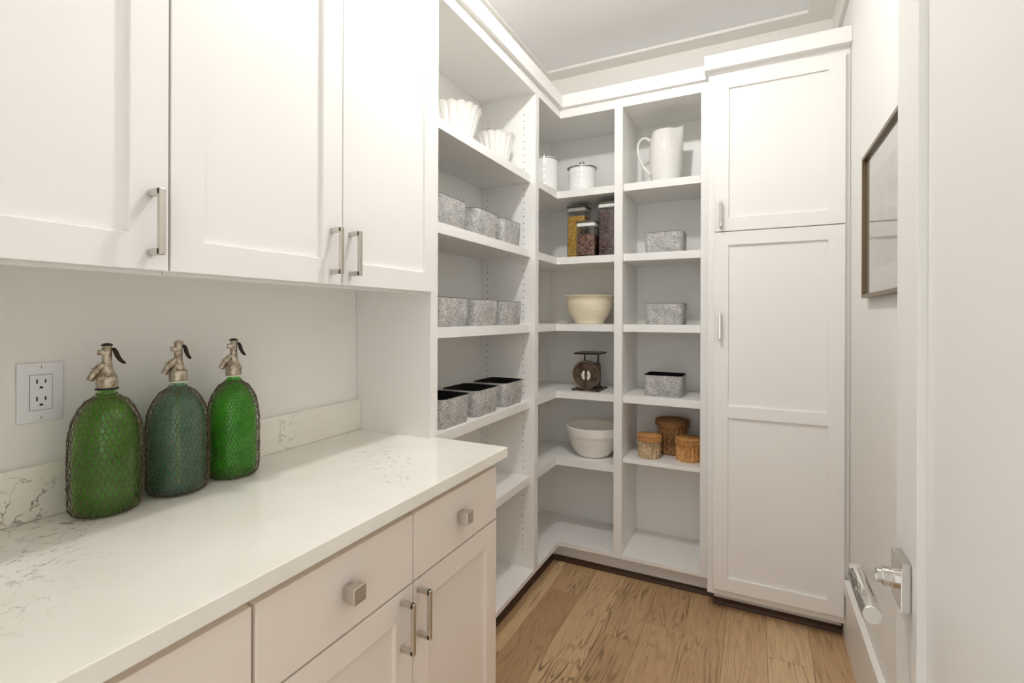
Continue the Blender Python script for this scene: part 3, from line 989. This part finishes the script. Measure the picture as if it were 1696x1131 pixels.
# ------------------------------------------------------------------ fluted bowls
def fluted_bowl(label, x, y, z, Rr, H, lobes, ph):
    bm = bmesh.new()
    seg = lobes * 14
    N = 20
    rad = lambda f: Rr * (0.50 + 0.42 * (f ** 0.75)) + Rr * 0.09 * (f ** 7)
    prof = [(rad(i / N), z + 0.0003 + H * i / N) for i in range(N + 1)]
    top = [(rad(1) + 0.0012, z + H + 0.0018), (rad(1) - 0.0025, z + H + 0.0030)]
    inn = [(rad(i / N) - 0.0052, max(z + H * i / N, z + 0.008)) for i in range(N, -1, -1)]
    dd = [i / N for i in range(N + 1)] + [1, 1] + [i / N for i in range(N, -1, -1)]
    def fn(th, i):
        f = dd[i]
        c = abs(math.cos(lobes * th / 2 + ph))
        w = (c ** 0.55) - 0.75
        return (Rr * 0.075 * w * (0.5 + 0.5 * f), 0.0065 * (c ** 0.7 - 0.6) * max(0, (f - 0.6) / 0.4) ** 1.5)
    lathe(bm, prof + top + inn, seg, x, y, fn)
    return obj('fluted_bowl', bm, 'ceramic', smooth=True, angle=80, label=label, cat='bowl', group='fluted white bowls on the top shelf', loc=(x, y, z))
fluted_bowl('larger white fluted bowl on the top shelf, next to the wall cupboard', 0.152, 1.655, 1.962, 0.108, 0.152, 18, 0.4)
fluted_bowl('smaller white fluted bowl on the top shelf, next to the far side panel', 0.162, 1.978, 1.962, 0.0905, 0.152, 16, 0.9)

# ------------------------------------------------------------------ enamel canisters
def canister(label, x, y, z, r, h, lid_r):
    t = thing('canister', label, 'canister', (x, y, z), 'white enamel canisters')
    z = z + 0.0003
    bm = bmesh.new()
    prof = [(r - 0.003, z), (r, z + 0.003)]
    for k in range(1, 5):
        zz = z + h * (0.2 * k)
        prof += [(r, zz - 0.002), (r + 0.0006, zz), (r, zz + 0.002)]
    prof += [(r, z + h)]
    lathe(bm, prof, 64, x, y)
    obj('body', bm, 'enamel', t, smooth=True)
    bm = bmesh.new()
    lathe(bm, [(lid_r - 0.003, z + h - 0.0005), (lid_r, z + h + 0.0005), (lid_r, z + h + 0.0035), (lid_r - 0.003, z + h + 0.0045)], 64, x, y)
    obj('rim', bm, 'silver_rim', t, smooth=True, label='dark silver rim of the lid')
    bm = bmesh.new()
    lathe(bm, [(lid_r - 0.001, z + h + 0.0044), (lid_r - 0.002, z + h + 0.0075), (lid_r * 0.72, z + h + 0.0105), (lid_r * 0.35, z + h + 0.0125), (0.003, z + h + 0.0130)], 64, x, y)
    lid = obj('lid', bm, 'enamel', t, smooth=True)
    bm = bmesh.new()
    lathe(bm, [(0.007, z + h + 0.0125), (0.007, z + h + 0.025), (0.0145, z + h + 0.031), (0.0145, z + h + 0.036), (0.009, z + h + 0.040), (0.001, z + h + 0.041)], 28, x, y)
    obj('knob', bm, 'silver_rim', lid, smooth=True)
    return t
canister('taller white enamel canister with silver rim, tucked against the shelf side panel', 0.197, 2.470, 1.962, 0.0755, 0.178, 0.0790)
canister('shorter white enamel canister with silver knob beside the taller one', 0.385, 2.555, 1.962, 0.0735, 0.134, 0.0800)

# ------------------------------------------------------------------ square storage jars
def jar(label, x0, x1, y0, y1, z, h, fill, fill_mat, content_label):
    cx, cy = (x0 + x1) / 2, (y0 + y1) / 2
    t = thing('storage_jar', label, 'jar', (cx, cy, z), 'square glass storage jars')
    z += 0.0003
    LH = 0.030
    def ring(bm, ins, zz, r):
        return [bm.verts.new((x, y, zz)) for x, y in rrect(x0 + ins, x1 - ins, y0 + ins, y1 - ins, r, 4)]
    def loft(bm, rows_):
        for a, b in zip(rows_, rows_[1:]):
            n = len(a)
            for k in range(n):
                bm.faces.new((a[k], a[(k + 1) % n], b[(k + 1) % n], b[k]))
        bm.faces.new(rows_[0][::-1])
        bm.faces.new(rows_[-1])
        return bm
    bm = bmesh.new()
    loft(bm, [ring(bm, 0.002, z, 0.010), ring(bm, 0, z + 0.003, 0.012), ring(bm, 0, z + h - LH, 0.012), ring(bm, 0.0022, z + h - LH, 0.010), ring(bm, 0.0022, z + 0.005, 0.010)])
    obj('body', bm, 'clear_glass', t, smooth=True, angle=50)
    bm = bmesh.new()
    loft(bm, [ring(bm, 0.0028, z + 0.0055, 0.0095), ring(bm, 0.0028, z + fill - 0.003, 0.0095), ring(bm, 0.010, z + fill, 0.008)])
    obj('contents', bm, fill_mat, t, smooth=True, label=content_label, kind='stuff')
    bm = bmesh.new()
    loft(bm, [ring(bm, 0.003, z + h - LH + 0.0003, 0.010), ring(bm, 0.0005, z + h - LH + 0.002, 0.012), ring(bm, 0.0005, z + h - 0.012, 0.012), ring(bm, 0.003, z + h - 0.010, 0.010)])
    lid = obj('lid', bm, 'lid_plastic', t, smooth=True, angle=50)
    bm = bmesh.new()
    loft(bm, [ring(bm, -0.002, z + h - 0.0098, 0.012), ring(bm, -0.003, z + h - 0.007, 0.013), ring(bm, -0.003, z + h - 0.001, 0.013), ring(bm, 0.001, z + h, 0.010)])
    obj('lid_rim', bm, plain('smoky_rim', lin(96, 90, 76), 0.2) if 'smoky_rim' not in bpy.data.materials else bpy.data.materials['smoky_rim'], lid, smooth=True, angle=50)
    return t
jar('tall square jar of yellow kernels', 0.299, 0.404, 2.553, 2.655, 1.614, 0.290, 0.236, 'corn', 'yellow kernels')
jar('short square jar of brown beans standing in front of the tall jars', 0.3875, 0.4885, 2.449, 2.547, 1.614, 0.184, 0.116, 'beans', 'mixed brown beans')
jar('tall square jar of plum-coloured beans against the shelf divider', 0.4925, 0.5935, 2.485, 2.585, 1.614, 0.280, 0.240, 'plum_beans', 'plum-coloured beans')

# ------------------------------------------------------------------ bowls
def bowl(name, label, x, y, z, prof, mat, thick=0.006):
    pr = [(r, z + 0.0003 + h) for r, h in prof]
    inn = [(max(r - thick, 0.004), max(z + h, z + 0.012)) for r, h in prof[1:]]
    sm = resample(pr, 40)
    top = prof[-1]
    rim = [(top[0] - 0.0015, z + top[1] + 0.0022), (top[0] - thick * 0.6, z + top[1] + 0.0026)]
    bm = lathe(bmesh.new(), sm + rim + resample(inn[::-1], 24), 72, x, y)
    return obj(name, bm, mat, smooth=True, angle=42, label=label, cat='bowl', loc=(x, y, z))
bowl('mixing_bowl', 'cream ceramic bowl with flared rim above the old scale', 0.4175, 2.5900, 1.2635,
     [(0.074, 0.0), (0.079, 0.002), (0.079, 0.010), (0.086, 0.022), (0.104, 0.046), (0.117, 0.074), (0.1225, 0.100), (0.1235, 0.125), (0.127, 0.136), (0.134, 0.144), (0.1385, 0.149)], 'cream')
bowl('mixing_bowl', 'off-white stoneware mixing bowl with banded rim below the old scale', 0.4440, 2.5850, 0.557,
     [(0.076, 0.0), (0.084, 0.004), (0.100, 0.022), (0.117, 0.050), (0.130, 0.082), (0.1375, 0.110), (0.1375, 0.1125), (0.1425, 0.1135), (0.1455, 0.135), (0.1480, 0.158)], 'stoneware')

# ------------------------------------------------------------------ pitcher
PX, PY, PZ = 0.818, 2.585, 1.9623
t = thing('pitcher', 'tall white ceramic pitcher with loop handle on the top shelf', 'pitcher', (PX, PY, PZ))
prof = [(0.060, 0.0), (0.066, 0.003), (0.0700, 0.030), (0.0760, 0.075), (0.0805, 0.130), (0.0812, 0.175), (0.0785, 0.215), (0.0735, 0.250), (0.0690, 0.274)]
sm = resample([(r, PZ + h) for r, h in prof], 36)
inn = resample([(max(r - 0.005, 0.01), PZ + max(h, 0.008)) for r, h in prof[1:][::-1]], 26)
H0 = 0.274
def spout(th, i):
    z = (sm + inn)[i][1] - PZ
    up = max(0.0, (z - 0.130) / (H0 - 0.130))
    a = math.atan2(math.sin(th + 0.15), math.cos(th + 0.15))
    s = math.exp(-(a / 0.34) ** 2)
    b = math.exp(-((abs(a) - PI) / 0.9) ** 2)
    return (0.0215 * s * up ** 1.8 - 0.003 * math.exp(-((abs(a) - 0.75) / 0.3) ** 2) * up, (0.014 * s - 0.002 * b) * up ** 5)
bm = lathe(bmesh.new(), sm + inn, 80, PX, PY, spout)
obj('body', bm, 'ceramic', t, smooth=True, angle=60)
hx_ = [(-0.0735, 0.238), (-0.083, 0.246), (-0.098, 0.257), (-0.116, 0.257), (-0.131, 0.243), (-0.139, 0.218), (-0.138, 0.190), (-0.130, 0.155), (-0.116, 0.122), (-0.098, 0.093), (-0.083, 0.076), (-0.0735, 0.066)]
bm = tube(bmesh.new(), [(PX + a, PY + 0.012 * (a / 0.139), PZ + b) for a, b in hx_], [0.0100, 0.0080, 0.0066, 0.0060, 0.0058, 0.0056, 0.0055, 0.0055, 0.0055, 0.0058, 0.0078, 0.0100], 14)
obj('handle', bm, 'ceramic', t, smooth=True)

# ------------------------------------------------------------------ old kitchen scale
SZ = 0.9113
t = thing('kitchen_scale', 'old brown metal kitchen scale with round dial and flat weighing tray', 'scale', (0.43, 2.56, SZ))
bm = bmesh.new()
prism(bm, rrect(0.353, 0.503, 2.482, 2.652, 0.014), SZ, SZ + 0.006, bev=0.0012)
prism(bm, rrect(0.372, 0.484, 2.497, 2.636, 0.012), SZ + 0.006, SZ + 0.012, bev=0.002)
for fx_, fy_ in ((0.362, 2.491), (0.494, 2.491), (0.362, 2.643), (0.494, 2.643)):
    lathe(bm, [(0.011, SZ), (0.011, SZ + 0.005), (0.006, SZ + 0.009)], 14, fx_, fy_)
obj('base', bm, 'old_metal', t)
DX, DYf, DZ, DR = 0.4255, 2.503, 0.9935, 0.0735
bm = tube(bmesh.new(), [(DX, DYf + 0.004, DZ), (DX, DYf + 0.040, DZ)], DR - 0.001, 56)
drum = obj('drum', bm, 'old_metal', t, smooth=True)
bm = bmesh.new()
for r0, y0_ in ((DR + 0.002, DYf),):
    a = []
    for rr, yy in ((DR - 0.006, DYf + 0.003), (DR - 0.004, DYf - 0.003), (DR + 0.001, DYf - 0.004), (DR + 0.003, DYf), (DR + 0.003, DYf + 0.010), (DR - 0.002, DYf + 0.010)):
        a.append([bm.verts.new((DX + rr * math.cos(2 * PI * k / 56), yy, DZ + rr * math.sin(2 * PI * k / 56))) for k in range(56)])
    for q in range(len(a)):
        b0, b1 = a[q], a[(q + 1) % len(a)]
        for k in range(56):
            bm.faces.new((b0[k], b0[(k + 1) % 56], b1[(k + 1) % 56], b1[k]))
obj('bezel', bm, plain('worn_steel', lin(150, 138, 120), 0.3, 0.9), t, smooth=True, label='worn steel bezel')
face = obj('dial', tube(bmesh.new(), [(DX, DYf + 0.0035, DZ), (DX, DYf + 0.0015, DZ)], DR - 0.005, 56), 'old_metal', t)
bm = bmesh.new()
for s in (-1, 1):
    pts = []
    for k in range(13):
        a_ = R(-72 + 144 * k / 12)
        pts.append((s * (0.003 + 0.0215 * math.cos(a_)), 0.0265 * math.sin(a_)))
    for k in range(12, -1, -1):
        a_ = R(-60 + 120 * k / 12)
        pts.append((s * (0.003 + 0.0065 * math.cos(a_)), 0.0105 * math.sin(a_) if abs(a_) < 1 else 0.0235 * math.sin(a_)))
    A = [bm.verts.new((DX + 0.001 + x, DYf + 0.0010, DZ - 0.001 + z)) for x, z in pts]
    Bv = [bm.verts.new((DX + 0.001 + x, DYf + 0.0016, DZ - 0.001 + z)) for x, z in pts]
    n = len(pts)
    for i in range(n):
        bm.faces.new((A[i], A[(i + 1) % n], Bv[(i + 1) % n], Bv[i]))
    for i in range(12):
        bm.faces.new((A[i], A[i + 1], A[n - 2 - i], A[n - 1 - i]))
obj('dial_emblem', bm, plain('bare_bright_metal', lin(236, 230, 214), 0.35), face, label='pale two-part emblem at the dial centre')
obj('pointer', B(DX - 0.0009, DX + 0.0009, DYf + 0.0002, DYf + 0.0009, DZ - 0.032, DZ + 0.030), 'dark_iron', face)
bm = bmesh.new()
box(bm, 0.380, 0.476, DYf + 0.041, 2.615, SZ + 0.0122, 1.052, bev=0.006)
obj('housing', bm, 'old_metal', t)
bm = bmesh.new()
tube(bm, [(0.4115, 2.528, DZ + DR - 0.006), (0.4100, 2.535, 1.103)], [0.0042, 0.0032], 12)
obj('post', bm, 'dark_iron', t, smooth=True)
bm = bmesh.new()
tube(bm, [(0.466, 2.590, 1.0515), (0.468, 2.592, 1.103)], [0.0046, 0.0034], 12)
obj('post', bm, 'dark_iron', t, smooth=True)
bm = prism(bmesh.new(), rrect(0.362, 0.5, 2.482, 2.652, 0.016), 1.1030, 1.1105, bev=0.0025)
obj('tray', bm, plain('dark_brown_iron', lin(64, 48, 38), 0.35, 0.6), t)

# ------------------------------------------------------------------ wicker baskets
def weave(bm, x, y, z0, z1, r0, r1, stakes, rows_, amp):
    seg = stakes * 6
    n = rows_ * 4
    prof = [(r0 + (r1 - r0) * i / n, z0 + (z1 - z0) * i / n) for i in range(n + 1)]
    def fn(th, i):
        row = i / 4.0
        ph = PI * int(row)
        hump = abs(math.sin(PI * row)) ** 0.5
        return (amp * math.cos(stakes * th) + amp * 0.55 * (hump - 0.5) + amp * 0.25 * math.cos(stakes * th * 2 + ph), 0)
    return lathe(bm, prof, seg, x, y, fn)
def basket(label, x, y, z, r, h, lid_h, body_mat, lid_mat, stakes, rows_, over=0.003, ringlet=False):
    t = thing('wicker_basket', label, 'basket', (x, y, z), 'lidded wicker baskets')
    z += 0.0003
    obj('body', weave(bmesh.new(), x, y, z, z + h - lid_h, r - 0.004, r - 0.002, stakes, rows_, 0.0036), body_mat, t, smooth=True, angle=80)
    bm = bmesh.new()
    ro = r + over
    zl = z + h - lid_h + 0.0004
    seg = 96
    prof = [(ro - 0.006, zl), (ro - 0.001, zl + 0.003), (ro, zl + lid_h * 0.35), (ro - 0.001, zl + lid_h * 0.65), (ro - 0.006, zl + lid_h * 0.9)] + \
           [(ro * f, zl + lid_h * (0.9 + 0.16 * (1 - f))) for f in (0.85, 0.72, 0.58, 0.44, 0.3, 0.16, 0.04)]
    def fn(th, i):
        return (0.0016 * math.sin(26 * th + i * 1.3), 0.0012 * math.sin(24 * th + i * 2.1) if i > 3 else 0.0006 * math.sin(30 * th))
    lathe(bm, prof, seg, x, y, fn)
    lid = obj('lid', bm, lid_mat, t, smooth=True, angle=80)
    bm = bmesh.new()
    for q in range(3):
        zz = zl + lid_h * (0.18 + 0.3 * q)
        ring = [(x + (ro + 0.0004) * math.cos(a), y + (ro + 0.0004) * math.sin(a), zz + 0.0014 * math.sin(a * 22 + q * 2)) for a in [2 * PI * k / 88 for k in range(89)]]
        tube(bm, ring, 0.0028, 6)
    obj('lid_braid', bm, lid_mat, lid, smooth=True, angle=80)
    if ringlet:
        zz = zl + lid_h * 1.05
        bm = tube(bmesh.new(), [(x + 0.008 * math.cos(a), y - 0.004, zz - 0.001 + 0.0085 * math.sin(a)) for a in [PI * k / 12 for k in range(13)]], 0.0016, 8)
        obj('loop', bm, 'silver_rim' if ringlet == 'metal' else lid_mat, lid, smooth=True)
    return t
basket('small pale wicker basket with tan lid beside the shelf divider', 0.7510, 2.5290, R5, 0.0545, 0.117, 0.034, 'wicker_grey', 'wicker_tan', 16, 9, ringlet='metal')
basket('small tan wicker basket with matching lid beside the tall cabinet', 0.9350, 2.5575, R5, 0.0590, 0.114, 0.034, 'wicker_tan', 'wicker_tan', 18, 9, ringlet='wicker')
basket('larger brown wicker basket with overhanging lid behind the two small ones', 0.8430, 2.6590, R5, 0.0700, 0.178, 0.040, 'wicker_dark', 'wicker_dark', 18, 12, over=0.013)
